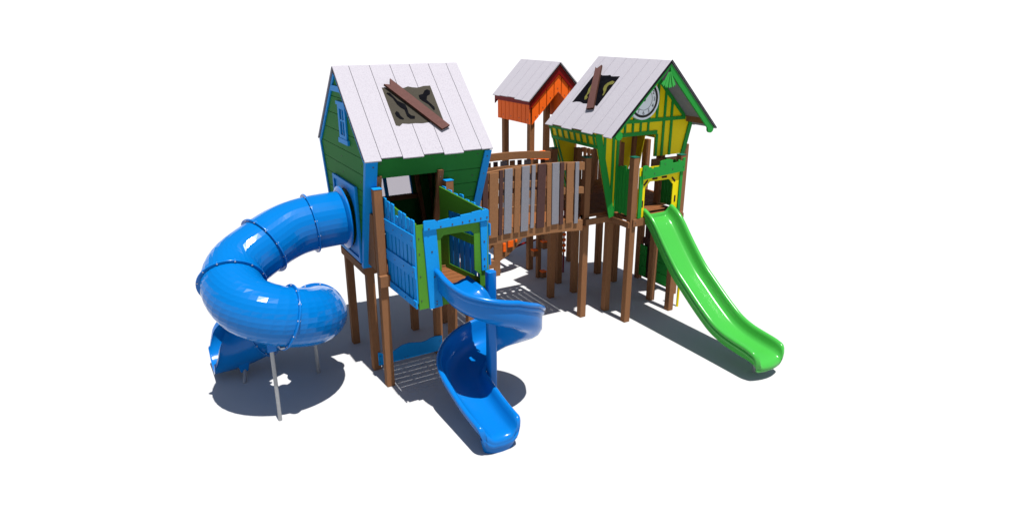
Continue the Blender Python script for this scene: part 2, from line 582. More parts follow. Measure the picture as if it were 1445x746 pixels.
    for q in ([(FL(ZB) + 0.04, ZB), (9.02, ZB), (9.02, 3.02), (FL(3.02) + 0.04, 3.02)], [(10.06, ZB), (BK(ZB) - 0.01, ZB), (BK(3.02) - 0.01, 3.02), (10.06, 3.02)],
              [(FL(3.02) + 0.04, 3.02), (BK(3.02) - 0.01, 3.02), (BK(ZE) - 0.01, ZE), (RY, RZ - 0.07), (FL(ZE) + 0.04, ZE)]):
        mb.prism([X(*p) for p in q], (0.03, 0, 0), 'green')
    mb.build('gable_wall', H)
    for yy in (9.24, 9.80):
        mb = MB()
        mb.box(4.25, 4.33, yy, yy + 0.06, 1.8, 3.0, 'wood')
        mb.build('wall_stud', H)


left_house()


# ================================================================== BLUE FENCED BALCONY in front of the playhouse
def blue_balcony():
    B = thing('balcony', 'balcony fenced with blue pickets and lime green panels above the blue spiral slide', 'balcony', (3.35, 7.95, 0))
    post(B, 2.705, 8.365, 2.97, 'blue')
    post(B, 3.765, 8.385, 2.97, 'blue')
    mb = MB()
    y = 7.36
    while y < 8.90:
        mb.box(2.89, 3.86, y, y + 0.1225, 1.69, 1.72, 'deckwood')
        y += 0.135
    mb.build('deck', B)
    mb = MB()
    for x in (2.89, 3.16, 3.50, 3.83):
        mb.box(x, x + 0.03, 7.38, 8.92, 1.60, 1.688, 'wood')
    mb.box(2.82, 3.95, 8.345, 8.363, 1.62, 1.75, 'wood')
    mb.build('deck_joist', B)
    mb = MB()
    mb.box(2.69, 2.835, 8.30, 8.363, 1.60, 1.765, 'wood')
    mb.build('beam_end', B, bevel=0.004)
    # brown infill strip behind the front post
    mb = MB()
    mb.box(2.70, 2.735, 8.50, 8.93, 1.80, 2.60, 'wood')
    mb.build('infill_board', B)
    # side panels
    zl = lambda y: 1.60 + 0.05 * (8.42 - y)

    def side(xo, sgn, sk=0.0):
        def shear(m_):
            for v in m_.v:
                v.x += sk * (v.y - 7.345)
            return m_
        th = 0.018
        mb = MB()
        y0, y1 = 7.345, 8.45
        xi = xo - sgn * th
        top = (lambda y: 2.74 + 0.07 * (y - 7.345)) if sgn < 0 else (lambda y: 2.77 + 0.115 * (y - 7.345))
        # lime panel: frame with two openings
        for ya, yb, za, zb in ((y0, y0 + 0.14, 1.62, None), (y1 - 0.20, y1, 1.62, None), (y0 + 0.14, y1 - 0.20, 1.62, 1.80), (y0 + 0.14, y1 - 0.20, 2.24, 2.36), (y0 + 0.14, y1 - 0.20, 2.60, None)):
            mb.prism([(xi, ya, za), (xi, yb, za), (xi, yb, zb or top(yb)), (xi, ya, zb or top(ya))], (sgn * th, 0, 0), 'lime')
        pn = shear(mb).build('side_panel', B)
        # pickets
        hs = [0.05, 0.025, 0.045, 0.03, -0.10, 0.05, 0.035, 0.05] if sgn < 0 else [0.03, 0.01, 0.03, 0.02, 0.06, 0.02, 0.03, 0.04]
        n = len(hs)
        stp = (y1 - y0) / n
        for k in range(n):
            ya = y0 + k * stp + 0.006
            yb = ya + stp - (0.042 if k % 3 == 1 else 0.030)
            mb = MB()
            zt = top((ya + yb) / 2) + hs[k] * 0.8 - (0.0 if sgn < 0 else 0.01)
            kk = random.uniform(-0.008, 0.008)
            mb.prism([(xo + sgn * 0.002, ya, zl(ya) + 0.03), (xo + sgn * 0.002, yb, zl(yb) + 0.03), (xo + sgn * 0.002, yb + kk, zt - 0.008), (xo + sgn * 0.002, yb - 0.015 + kk, zt), (xo + sgn * 0.002, ya + 0.015 + kk, zt), (xo + sgn * 0.002, ya + kk, zt - 0.008)], (sgn * 0.018, 0, 0), 'blue')
            for zz in (1.70, 2.10, 2.62):
                mb.bolt((xo + sgn * 0.02, (ya + yb) / 2, zz), (sgn, 0, 0), 0.008)
            shear(mb).build('picket', pn)
        for za, zb in ((2.42, 2.58), (2.01, 2.16), (1.60, 1.70)):
            mb = MB()
            ya, yb = y0 - 0.012, y1 - 0.03
            mb.prism([(xo + sgn * 0.022, ya, za + 0.02), (xo + sgn * 0.022, yb, za - 0.02), (xo + sgn * 0.022, yb, zb - 0.02), (xo + sgn * 0.022, ya, zb + 0.02)], (sgn * 0.018, 0, 0), 'blue')
            for q in range(4):
                yy = ya + 0.06 + q * (yb - ya - 0.12) / 3
                mb.bolt((xo + sgn * 0.04, yy, (za + zb) / 2 + 0.02 - 0.04 * (yy - ya) / (yb - ya)), (sgn, 0, 0), 0.009)
            shear(mb).build('rail', pn)
    side(2.865, -1)
    side(3.868, 1, -0.150)
    # front panel: lime sheet with a rounded opening
    mb = MB()
    yf = 7.335
    ox0, ox1, oz0, oz1 = 3.19, 3.76, 1.72, 2.57
    X0, X1, Z0, Z1 = 2.868, 3.868, 1.60, 2.72
    inner = [(3.70, 1.715), (3.745, 1.76), (3.745, 1.93), (3.665, 2.00), (3.665, 2.50), (3.62, 2.545), (3.24, 2.545), (3.195, 2.505), (3.195, 1.76), (3.24, 1.715)]
    outer = [(3.75, Z0), (X1, 1.70), (X1, 1.95), (X1, 2.05), (X1, 2.60), (3.75, Z1), (3.10, Z1), (X0, 2.60), (X0, 1.70), (3.05, Z0)]
    inner = [(x, yf, z) for x, z in inner]
    per = [(x, yf, z) for x, z in outer]
    mb.prism([(X1, yf, 2.60), (X1, yf, Z1), (3.75, yf, Z1)], (0, 0.018, 0), 'lime')
    mb.prism([(3.10, yf, Z1), (X0, yf, Z1), (X0, yf, 2.60)], (0, 0.018, 0), 'lime')
    mb.prism([(3.05, yf, Z0), (X0, yf, Z0), (X0, yf, 1.70)], (0, 0.018, 0), 'lime')
    mb.prism([(X1, yf, 1.70), (X1, yf, Z0), (3.75, yf, Z0)], (0, 0.018, 0), 'lime')
    mb.frame(per, inner, (0, 0.018, 0), 'lime')
    for z in (1.72, 2.05, 2.35, 2.55):
        mb.bolt((2.90, yf, z), (0, -1, 0), 0.009)
    fp = mb.build('front_panel', B)
    mb = MB()
    mb.prism([(3.005, yf - 0.004, 1.59), (3.180, yf - 0.004, 1.60), (3.130, yf - 0.004, 2.65), (2.955, yf - 0.004, 2.65)], (0, -0.02, 0), 'blue')
    for x, z in ((3.10, 1.64), (3.10, 1.68), (3.08, 2.02), (3.06, 2.36)):
        mb.bolt((x, yf - 0.024, z), (0, -1, 0))
    mb.build('front_board', fp)
    mb = MB()
    mb.prism([(3.765, yf - 0.004, 1.98), (3.838, yf - 0.004, 1.98), (3.850, yf - 0.004, 2.65), (3.750, yf - 0.004, 2.65)], (0, -0.02, 0), 'blue')
    for z in (2.04, 2.14, 2.38):
        mb.bolt((3.80, yf - 0.024, z), (0, -1, 0))
    mb.build('front_board', fp)
    mb = MB()
    edge = [(2.955, 2.655), (3.858, 2.665), (3.858, 2.80), (3.83, 2.815), (3.765, 2.805), (3.757, 2.79), (3.75, 2.812), (3.62, 2.80), (3.615, 2.785), (3.606, 2.792), (3.46, 2.785), (3.456, 2.758), (3.448, 2.766), (3.32, 2.757), (3.314, 2.742), (3.306, 2.767), (3.15, 2.752), (3.14, 2.73), (3.132, 2.755), (3.11, 2.772), (2.97, 2.778), (2.955, 2.765)]
    mb.prism([(x, yf - 0.028, z) for x, z in edge], (0, -0.022, 0), 'blue')
    for x in (3.02, 3.18, 3.34, 3.48, 3.58, 3.66, 3.74, 3.83):
        mb.bolt((x, yf - 0.05, 2.665 + 0.05 * (x - 2.94)), (0, -1, 0))
    mb.build('header_board', fp)


blue_balcony()


# ================================================================== low wavy panel under the playhouse
def wavy_panel():
    mb = MB()
    y = 8.925
    top = [(3.85, 0.335), (3.74, 0.35), (3.66, 0.345), (3.58, 0.315), (3.50, 0.305), (3.40, 0.325), (3.28, 0.345), (3.17, 0.335), (3.08, 0.295), (2.98, 0.245), (2.90, 0.225), (2.80, 0.30), (2.775, 0.30)]
    mb.prism([(2.775, y, 0.085), (3.85, y, 0.085)] + [(x, y, z) for x, z in top], (0, 0.02, 0), 'blue')
    for x, z in ((2.80, 0.14), (2.80, 0.24), (3.20, 0.115), (3.25, 0.125), (3.81, 0.14), (3.81, 0.25)):
        mb.bolt((x, y, z), (0, -1, 0), 0.008)
    o = mb.build('wavy_panel')
    o['label'] = 'low blue panel with a wavy top edge fixed between two brown posts near the ground'
    o['category'] = 'play panel'


wavy_panel()


# ================================================================== TUBE SLIDE
def tube_slide():
    T = thing('tube_slide', 'closed blue tube slide curling down from the left gable wall to the ground', 'slide', (1.37, 8.93, 0))
    yc = 9.46
    ctl = [(2.60, yc, 2.36), (2.08, yc, 2.335), (1.70, yc - 0.03, 2.26), (1.31, yc - 0.18, 2.12), (0.98, 9.12, 1.96), (0.86, 8.82, 1.80), (0.98, 8.52, 1.62), (1.33, 8.34, 1.47), (1.70, 8.46, 1.33),
           (1.92, 8.80, 1.20), (1.92, 9.25, 1.03), (1.70, 9.70, 0.83), (1.30, 9.95, 0.62)]
    path = spline(ctl, 5)
    r = 0.395
    NS = 36

    def frames(path):
        fr = []
        for k in range(len(path)):
            t = (path[min(k + 1, len(path) - 1)] - path[max(k - 1, 0)]).normalized()
            s_ = t.cross(Vector((0, 0, 1))).normalized()
            u = s_.cross(t).normalized()
            fr.append((path[k], t, s_, u))
        return fr
    fr = frames(path)
    cuts = [0, 5, 14, 24, 36, 48, 60]
    for a, b in zip(cuts[:-1], cuts[1:]):
        mb = MB()
        outer = [[p + (s_ * math.cos(q) + u * math.sin(q)) * r for q in [2 * math.pi * (j + 0.5) / NS for j in range(NS)]] for p, t, s_, u in fr[a:b + 1]]
        mb.loft(outer, 'tubeblue', caps=False)
        inner = [[p + (s_ * math.cos(q) + u * math.sin(q)) * (r - 0.012) for q in [2 * math.pi * (j + 0.5) / NS for j in range(NS)]] for p, t, s_, u in fr[a:b + 1]]
        mb.loft([l[::-1] for l in inner], 'slideblue', caps=False)
        mb.build('tube_section', T, fix=False)
    # collar where the tube meets the wall
    mb = MB()
    p, t, s_, u = fr[0]
    mb.loft([[p + Vector((-0.03 - d, 0, 0)) + (s_ * math.cos(q) + u * math.sin(q)) * rr for q in [2 * math.pi * j / 40 for j in range(40)]] for d, rr in ((0, r + 0.001), (0, r + 0.07), (0.015, r + 0.07), (0.05, r + 0.012), (0.05, r + 0.001))], 'slideblue', caps=False)
    mb.build('collar', T, smooth=40)
    # joint flanges
    for k in cuts[1:]:
        p, t, s_, u = fr[k]
        mb = MB()
        prof = ((-0.011, r - 0.002), (-0.011, r + 0.038), (-0.006, r + 0.042), (0.006, r + 0.042), (0.011, r + 0.038), (0.011, r - 0.002))
        mb.loft([[p + t * d + (s_ * math.cos(q) + u * math.sin(q)) * rr for q in [2 * math.pi * j / 48 for j in range(48)]] for d, rr in prof], 'slideblue', caps=False)
        for j in range(12):
            q = 2 * math.pi * (j + 0.4) / 12
            c = p + (s_ * math.cos(q) + u * math.sin(q)) * (r + 0.024)
            for sg in (1, -1):
                mb.bolt(c + t * 0.011 * sg, t * sg, 0.010, 'chrome')
        mb.build('flange', T, smooth=40)
    # open exit trough
    ctl2 = [(1.30, 9.95, 0.62), (1.06, 9.99, 0.53), (0.86, 10.0, 0.485), (0.69, 10.0, 0.475), (0.56, 10.0, 0.475)]
    p2 = spline(ctl2, 5)
    f2 = frames(p2)
    loops = []
    n2 = 22
    N = len(f2) - 1
    for k, (p, t, s_, u) in enumerate(f2):
        q = k / N
        half = interp([(0, 178), (0.45, 168), (0.65, 138), (0.85, 108), (1, 72)], q)     # half opening angle measured from the bottom
        ro = r
        lp = []
        ins = []
        for j in range(n2 + 1):
            a = R(-half + 2 * half * j / n2)
            e = (abs(j - n2 / 2) / (n2 / 2)) ** 8 * 0.03
            d = s_ * math.sin(a) - u * math.cos(a)
            lp.append(p + d * (ro + e))
            ins.append(p + d * (ro - 0.035 - e * 0.3))
        loops.append(lp + ins[::-1])
    # curl the end down
    mb = MB()
    p, t, s_, u = f2[-1]
    last = loops[-1]
    for d, dz, sc in ((0.02, -0.01, 0.98), (0.03, -0.03, 0.95)):
        loops.append([p + (v - p) * sc + Vector((-d, 0, dz)) for v in last])
    mb.loft(loops, 'slideblue')
    # skirts under the trough
    mb.build('exit_trough', T, smooth=50)
    mb = MB()
    mb.prism([(0.84, 9.70, 0.30), (1.04, 9.68, 0.33), (0.99, 9.70, 0.11), (0.88, 9.70, 0.10)], (0, 0.55, 0), 'slideblue')
    mb.build('exit_foot', T, bevel=0.02)
    # steel supports
    for a, b in (((1.145, 8.27, 0), (1.155, 8.27, 1.10)), ((1.935, 9.33, 0), (1.93, 9.30, 0.72)), ((0.90, 9.56, 0), (0.94, 9.72, 0.14))):
        mb = MB()
        mb.tube([a, b], 0.026, 'steel', 16)
        mb.build('support_pole', T, smooth=40)
    mb = MB()
    mb.box(1.10, 1.21, 8.235, 8.255, 1.04, 1.17, 'slideblue')
    mb.box(1.24, 1.31, 8.10, 8.20, 1.11, 1.13, 'chrome')
    mb.build('pole_bracket', T)


tube_slide()


# ================================================================== SPIRAL SLIDE
def spiral_slide():
    T = thing('spiral_slide', 'open blue spiral slide winding round a thick pole below the blue balcony', 'slide', (3.83, 7.2, 0))
    cx, cy = 3.83, 7.2
    rc = 0.415
    stations = []   # (pos on floor centre, tangent, side(outwards), floor z, outer height, inner height)
    n0 = 6
    for k in range(n0):
        q = k / n0
        stations.append((Vector((cx - rc, 7.62 - 0.42 * q, 0)), Vector((-1, 0, 0)), 1.76 - 0.02 * q, 0.40 - 0.02 * q, 0.06))
    n1 = 60
    for k in range(n1 + 1):
        q = k / n1
        a = math.pi + 2 * math.pi * q
        o = Vector((math.cos(a), math.sin(a), 0))
        z = interp([(0, 1.74), (0.25, 1.46), (0.333, 1.29), (0.417, 1.07), (0.5, 0.90), (0.583, 0.79), (0.667, 0.69), (0.833, 0.52), (1, 0.38)], q)
        h = interp([(0, 0.38), (0.1, 0.34), (0.25, 0.38), (0.4, 0.42), (0.5, 0.43), (0.6, 0.40), (0.85, 0.36), (1, 0.27)], q)
        hi = interp([(0, 0.06), (0.08, 0.10), (0.85, 0.10), (1, 0.18)], q)
        stations.append((Vector((cx, cy, 0)) + o * rc, o, z, h, hi))
    n2 = 14
    for k in range(1, n2 + 1):
        q = k / n2
        stations.append((Vector((cx - rc, cy - 0.99 * q, 0)), Vector((-1, 0, 0)), 0.38 - 0.14 * q * (2 - q) + 0.0 * q, interp([(0, 0.27), (0.5, 0.22), (1, 0.19)], q), interp([(0, 0.18), (0.4, 0.20), (1, 0.19)], q)))
    loops = []
    for i_, (p, o, z, h, hi) in enumerate(stations):
        ex = max(0.0, (i_ - n0 - n1) / n2)
        wo = interp([(0, 0.295), (n0 + 12, 0.295), (n0 + 22, 0.272), (n0 + 34, 0.272), (n0 + 46, 0.295), (n0 + n1, 0.295), (n0 + n1 + n2, 0.280)], i_)
        wi = interp([(0, 0.275), (n0, 0.275), (n0 + 8, 0.315), (n0 + n1 - 6, 0.315), (n0 + n1 + 4, 0.265), (n0 + n1 + n2, 0.23)], i_)
        prof = [(-wi, hi), (-wi + 0.02, hi - 0.01), (-wi + 0.035, hi * 0.55), (-wi + 0.08, 0.03), (-0.12, 0.0), (0.0, -0.006), (0.12, 0.0), (wo - 0.11, 0.03), (wo - 0.05, 0.10), (wo - 0.025, h * 0.55), (wo - 0.025, h - 0.04),
                (wo - 0.018, h - 0.012), (wo + 0.005, h), (wo + 0.035, h - 0.01), (wo + 0.048, h - 0.035), (wo + 0.036, h - 0.06), (wo + 0.018, h - 0.066), (wo + 0.03, h - 0.09), (wo + 0.022, h - 0.12), (wo + 0.004, h - 0.13),
                (wo + 0.002, 0.09), (wo - 0.05, 0.0), (wo - 0.12, -0.045), (0.0, -0.055), (-0.14, -0.05), (-wi + 0.04, -0.02), (-wi - 0.012, 0.04), (-wi - 0.035, hi - 0.05), (-wi - 0.04, hi - 0.02), (-wi - 0.02, hi)]
        loops.append([Vector((p.x, p.y, z)) + o * u + Vector((0, 0, v)) for u, v in prof])
    # rounded nose curling down to the ground
    p, o, z, h, hi = stations[-1]
    last = loops[-1]
    c = Vector((p.x, p.y, z))
    for d, dz, sx, sz in ((0.045, -0.008, 0.985, 0.97), (0.08, -0.03, 0.95, 0.90), (0.10, -0.07, 0.90, 0.78), (0.085, -0.12, 0.85, 0.6)):
        lp = []
        for v in last:
            rel = v - c
            lp.append(Vector((c.x + rel.x * sx, c.y - d * (1 - 0.35 * (rel.x / 0.33) ** 2), max(0.02, c.z + rel.z * sz + dz))))
        loops.append(lp)
    mb = MB()
    mb.loft(loops, 'slideblue')
    ch = mb.build('chute', T, smooth=60)
    mb = MB()
    mb.loft([[Vector((3.415 + 0.25 * s_ * math.cos(a), 6.26 + 0.13 * s_ * math.sin(a), z)) for a in [2 * math.pi * k / 24 for k in range(24)]] for z, s_ in ((0, 0.86), (0.05, 0.9), (0.18, 1.0))], 'slideblue')
    mb.build('foot', T, smooth=50)
    mb = MB()
    n = 20
    hw = 0.064
    mb.loft([[Vector((cx - 0.0 + hw * math.copysign(abs(math.cos(a)) ** 0.55, math.cos(a)), cy + hw * math.copysign(abs(math.sin(a)) ** 0.55, math.sin(a)), z)) for a in [2 * math.pi * k / n for k in range(n)]] for z in (0.0, 0.4, 0.8, 1.2, 1.6, 1.985, 1.998)], 'slideblue')
    mb.build('centre_pole', T, bevel=0.006, smooth=40)


spiral_slide()


# ================================================================== ARCHED BRIDGE
def bridge():
    X0, X1 = 4.47, 6.62
    xm = 5.55
    arc = lambda x: -0.065 * ((x - xm) / 1.07) ** 2
    B = thing('footbridge', 'arched wooden footbridge with uneven brown, grey and dark pickets between the two houses', 'bridge', (xm, 9.5, 0))
    mb = MB()
    x = X0
    while x < X1 - 0.02:
        mb.box(x, x + 0.125, 8.96, 10.04, 1.79 + arc(x + 0.06), 1.83 + arc(x + 0.06), 'deckwood')
        x += 0.13
    mb.build('deck', B)
    for ya, yb in ((8.885, 8.935), (10.06, 10.11)):
        mb = MB()
        arc_panel(mb, X0, X1 - 0.09, lambda x: 1.765 + arc(x), lambda x: 1.955 + arc(x), ya, yb, 'lightwood')
        mb.build('side_beam', B)
        mb = MB()
        arc_panel(mb, X0, X1 - (0.09 if ya < 9 else -0.05), lambda x: 2.82 + arc(x), lambda x: 2.95 + arc(x), ya, yb, 'lightwood')
        mb.build('top_rail', B)
        for z in ((2.42,) if ya < 9 else (2.30, 2.60)):
            mb = MB()
            arc_panel(mb, X0, X1 - 0.09, lambda x: z + arc(x), lambda x: z + 0.11 + arc(x), ya, yb, 'lightwood')
            mb.build('middle_rail', B)
    sl = [('greyslat', 4.49, 4.56), ('darkslat', 4.60, 4.69), ('lightwood', 4.714, 4.875), ('darkslat', 4.89, 4.955), ('greyslat', 4.986, 5.125), ('lightwood', 5.168, 5.275), ('greyslat', 5.298, 5.438), ('greyslat', 5.482, 5.548),
          ('darkslat', 5.598, 5.75), ('lightwood', 5.766, 5.852), ('greyslat', 5.867, 6.004), ('darkslat', 6.022, 6.097), ('lightwood', 6.154, 6.293), ('greyslat', 6.325, 6.398)]
    lean = [0, 0, (-0.012, -0.055), (-0.06, -0.08), (-0.06, -0.095), (-0.085, -0.15), (-0.125, -0.16), (-0.175, -0.20), (-0.17, -0.23), (0.02, 0.0), (0.0, 0.03), (0.025, 0.031), (0.012, 0.022), (0.015, 0.006)]
    rnd = random.Random(3)
    for i, (k, a, b) in enumerate(sl):
        # the foot of each picket leans a little towards the left house
        da = -0.025 if i < 9 else 0.008
        tz = 2.945 + arc(a) + (0.008 if k != 'lightwood' else -0.006)
        bz = 1.90 + arc(a) + rnd.uniform(-0.015, 0.02)
        mb = MB()
        mb.prism([(a + da, 8.88, bz), (b + da, 8.88, bz), (b, 8.88, tz), (a, 8.88, tz)], (0, -0.026, 0), k)
        mb.build('picket', B, bevel=0.003)
    x = X0 + 0.02
    ks = ['darkslat', 'lightwood', 'greyslat']
    for i in range(13):
        wd = (0.08, 0.13, 0.10)[i % 3]
        mb = MB()
        mb.box(x, x + wd, 10.115, 10.14, 1.86 + arc(x), 2.93 + arc(x) - 0.14, ks[(i * 2) % 3])
        mb.build('picket', B)
        x += wd + 0.06


bridge()


# ================================================================== GREEN AND YELLOW TIMBERED HOUSE
ZD = 1.93
GY = 8.87
LX = lambda z: 6.70 + (3.35 - z) * 0.262
RXX = lambda z: 2 * 7.78 - LX(z)


def timber_house():
    H = thing('playhouse', 'yellow playhouse with green half timbering, a round clock and pale board roof on the right', 'playhouse', (7.75, 9.5, 0))
    for x, y, t in ((7.19, 9.0, 2.9), (8.265, 8.96, 2.93), (7.19, 10.03, 2.9), (8.26, 10.11, 2.9), (7.2, 10.605, 2.93), (8.26, 10.66, 2.93), (6.63, 8.985, 2.935), (6.638, 10.03, 2.935), (8.86, 8.99, 2.985), (8.86, 10.03, 2.93)):
        post(H, x, y, t, 'capgreen' if x < 6.7 else None)
    mb = MB()
    y = 8.475
    while y < 10.65:
        a, b = (6.63, 8.95) if 8.95 < y + 0.06 < 10.15 else (7.2, 8.36)
        mb.box(a, b, y, y + 0.126, ZD - 0.05, ZD, 'deckwood')
        y += 0.138
    mb.build('deck', H)
    mb = MB()
    for yy in (8.95, 10.15):
        mb.box(6.63, 8.40 if yy < 9 else 8.97, yy - 0.03, yy + 0.01, 1.77, 1.876, 'wood')
    for xx in (7.15, 8.39):
        mb.box(xx, xx + 0.035, 8.42, 10.75, 1.772, 1.874, 'wood')
    mb.box(7.10, 8.44, 10.76, 10.80, 1.77, 1.88, 'wood')
    mb.build('deck_beam', H)
    # roof
    s1 = Vector((-1.14, 0, -1.14)).normalized()
    s2 = Vector((1.14, 0, -1.14)).normalized()
    L = 1.14 * math.sqrt(2)
    n1 = Vector((-1, 0, 1)).normalized()
    n2 = Vector((1, 0, 1)).normalized()
    mb = MB()
    wid = [0.22, 0.30, 0.30, 0.30, 0.30, 0.30, 0.22]
    ln = [L + 0.015, L - 0.02, L + 0.015, L - 0.02, L + 0.012, L - 0.015, L + 0.015]
    roof_boards(mb, (7.78, 8.33, 4.525 - 0.028), (0, 1, 0), s1, wid, ln, 0.02, n1)
    roof_boards(mb, (7.78, 8.33, 4.525 - 0.028), (0, 1, 0), s2, wid, ln[::-1], 0.02, n2)
    rf = mb.build('roof', H)
    mb = MB()
    a = Vector((7.78, 8.332, 4.525 - 0.031))
    for dn, nn in ((s1, n1), (s2, n2)):
        b_ = a + Vector((0, 1.936, 0))
        mb.prism([a, b_, b_ + dn * (L - 0.035), a + dn * (L - 0.035)], -nn * 0.018, 'greyslat', 'roofedge')
    for sg in (-1, 1):
        d = Vector((sg, 0, -1)).normalized()
        a = Vector((7.78, 8.322, 4.525 - 0.002))
        mb.prism([a, a + d * (L + 0.012), a + d * (L + 0.012) + Vector((0, 0, -0.017)), a + Vector((0, 0, -0.017))], (0, 0.009, 0), 'roofedge')
    mb.build('roof_underlay', rf)
    zr = lambda x: 4.525 - abs(7.78 - x) - 0.010
    up = lambda x, y, h: Vector((x, y, zr(x))) + n1 * h
    mb = MB()
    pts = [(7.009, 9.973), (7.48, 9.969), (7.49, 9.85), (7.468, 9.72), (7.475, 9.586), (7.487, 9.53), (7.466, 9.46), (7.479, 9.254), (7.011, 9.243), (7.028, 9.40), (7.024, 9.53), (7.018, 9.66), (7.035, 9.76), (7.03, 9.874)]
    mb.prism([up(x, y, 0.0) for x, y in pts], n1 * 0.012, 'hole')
    for bl in ([(7.402, 9.349), (7.389, 9.268), (7.353, 9.271), (7.335, 9.352), (7.304, 9.362), (7.246, 9.315), (7.176, 9.282), (7.168, 9.313), (7.22, 9.343), (7.263, 9.423), (7.316, 9.454), (7.361, 9.43)],
               [(7.323, 9.827), (7.314, 9.78), (7.256, 9.709), (7.194, 9.7), (7.137, 9.709), (7.111, 9.648), (7.08, 9.649), (7.07, 9.691), (7.116, 9.746), (7.165, 9.749), (7.236, 9.805)]):
        mb.prism([up(x, y, 0.0125) for x, y in bl], n1 * 0.002, 'olive')
    mb.build('roof_patch', rf)
    mb = MB()
    pts = [(7.565, 10.02), (7.535, 9.955), (7.605, 9.895), (6.955, 9.225), (6.925, 9.385)]
    mb.prism([up(x, y, 0.028) for x, y in pts], n1 * 0.034, 'plank', 'darkbrown')
    mb.build('broken_plank', rf)
    # ---- gable wall with half timbering
    g = MB()
    P = lambda x, z: (x, GY, z)
    zroof = lambda x: 4.525 - abs(7.78 - x) - 0.07
    dl, dr, dt = 7.225, 8.02, 3.25
    zb = 1.96
    g.prism([P(LX(zb), zb), P(dl, zb), P(dl, dt), P(dl, 3.36), P(LX(3.36), 3.36)], (0, 0.02, 0), 'yellow')
    g.prism([P(dr, 2.86), P(RXX(2.86), 2.86), P(RXX(3.36), 3.36), P(dr, 3.36), P(dr, dt)], (0, 0.02, 0), 'yellow')
    g.prism([P(dl, dt), P(dr, dt), P(dr, 3.36), P(dl, 3.36)], (0, 0.02, 0), 'yellow')
    g.prism([P(LX(3.36) , 3.36), P(RXX(3.36), 3.36), P(7.78, 4.435)], (0, 0.02, 0), 'yellow')
    wl = g.build('gable_wall', H)
    tb = MB()

    def stick(a, b, wd, th=0.016, key='kelly', pr=0.0):
        a, b = Vector((a[0], 0, a[1])), Vector((b[0], 0, b[1]))
        d = (b - a).normalized()
        n_ = Vector((-d.z, 0, d.x)) * wd / 2
        pts = [Vector((q.x, GY - 0.0015 - pr, q.z)) for q in (a - n_, b - n_, b + n_, a + n_)]
        tb.prism(pts, (0, -th, 0), key)
        for q in (0.12, 0.88):
            c = a + (b - a) * q
            tb.bolt((c.x, GY - 0.0015 - pr - th, c.z), (0, -1, 0), 0.007)
    stick((LX(1.88) + 0.045, 1.88), (LX(3.4) + 0.075, 3.345), 0.125, 0.020, pr=0.002)
    stick((RXX(2.80) - 0.04, 2.80), (RXX(3.5) - 0.05, 3.50), 0.085, 0.020, pr=0.002)
    stick((6.87, 3.50), (8.69, 3.50), 0.062, pr=0.001)
    stick((dl - 0.03, 3.285), (dr + 0.03, 3.285), 0.065, pr=0.001)
    stick((dl - 0.03, 1.97), (dl - 0.03, 3.25), 0.05)
    stick((7.10, 1.97), (7.10, 3.48), 0.05)
    stick((6.915, 2.75), (6.915, 3.35), 0.045)
    stick((dr + 0.03, 2.86), (dr + 0.03, 3.25), 0.05)
    for x in (7.33, 7.50, 7.67, 7.84):
        stick((x, 3.318), (x, 3.47), 0.04)
    for x in (8.02, 8.20, 8.36):
        stick((x, 3.532), (x, zroof(x)), 0.048)
    for x in (8.19, 8.37):
        stick((x, 2.86), (x, 3.468), 0.05)
    for x in (7.36, 7.52, 7.69, 7.85):
        stick((x, 3.532), (x, min(3.72, zroof(x))), 0.04)
    stick((6.90, 3.53), (7.765, 4.395), 0.06, pr=0.003)
    stick((8.66, 3.53), (7.795, 4.395), 0.06, pr=0.003)
    tb.build('timber_framing', wl)
    mb = MB()
    mb.box(8.03, 8.70, GY + 0.03, GY + 0.07, 2.66, 2.80, 'wood')
    mb.build('wall_beam', H)
    # ---- clock
    ccx, ccz = 7.640, 3.865
    def disc(r, y0, key, mbx, r0=None, n=48):
        o = [(ccx + r * math.cos(2 * math.pi * k / n), y0, ccz + r * math.sin(2 * math.pi * k / n)) for k in range(n)]
        if r0 is None:
            mbx.prism(o, (0, -0.002, 0), key)
        else:
            i = [(ccx + r0 * math.cos(2 * math.pi * k / n), y0, ccz + r0 * math.sin(2 * math.pi * k / n)) for k in range(n)]
            mbx.frame(o, i, (0, -0.002, 0), key)
    mb = MB()
    n = 48
    mb.prism([(ccx + 0.335 * math.cos(2 * math.pi * k / n), GY - 0.024, ccz + 0.335 * math.sin(2 * math.pi * k / n)) for k in range(n)], (0, -0.065, 0), 'clockwhite')
    disc(0.300, GY - 0.0895, 'black', mb, 0.258)
    disc(0.178, GY - 0.0895, 'black', mb, 0.172)
    ck = mb.build('clock', wl)
    mb = MB()
    mb.prism([(ccx + 0.032 * math.cos(2 * math.pi * k / 20), GY - 0.0915, ccz + 0.032 * math.sin(2 * math.pi * k / 20)) for k in range(20)], (0, -0.004, 0), 'black')
    mb.prism([(ccx - 0.012, GY - 0.0915, ccz), (ccx + 0.016, GY - 0.0915, ccz - 0.004), (ccx + 0.035, GY - 0.0915, ccz + 0.13), (ccx + 0.02, GY - 0.0915, ccz + 0.155), (ccx + 0.006, GY - 0.0915, ccz + 0.13)], (0, -0.003, 0), 'black')
    mb.build('clock_hand', ck)
    base = parent_base(ck)
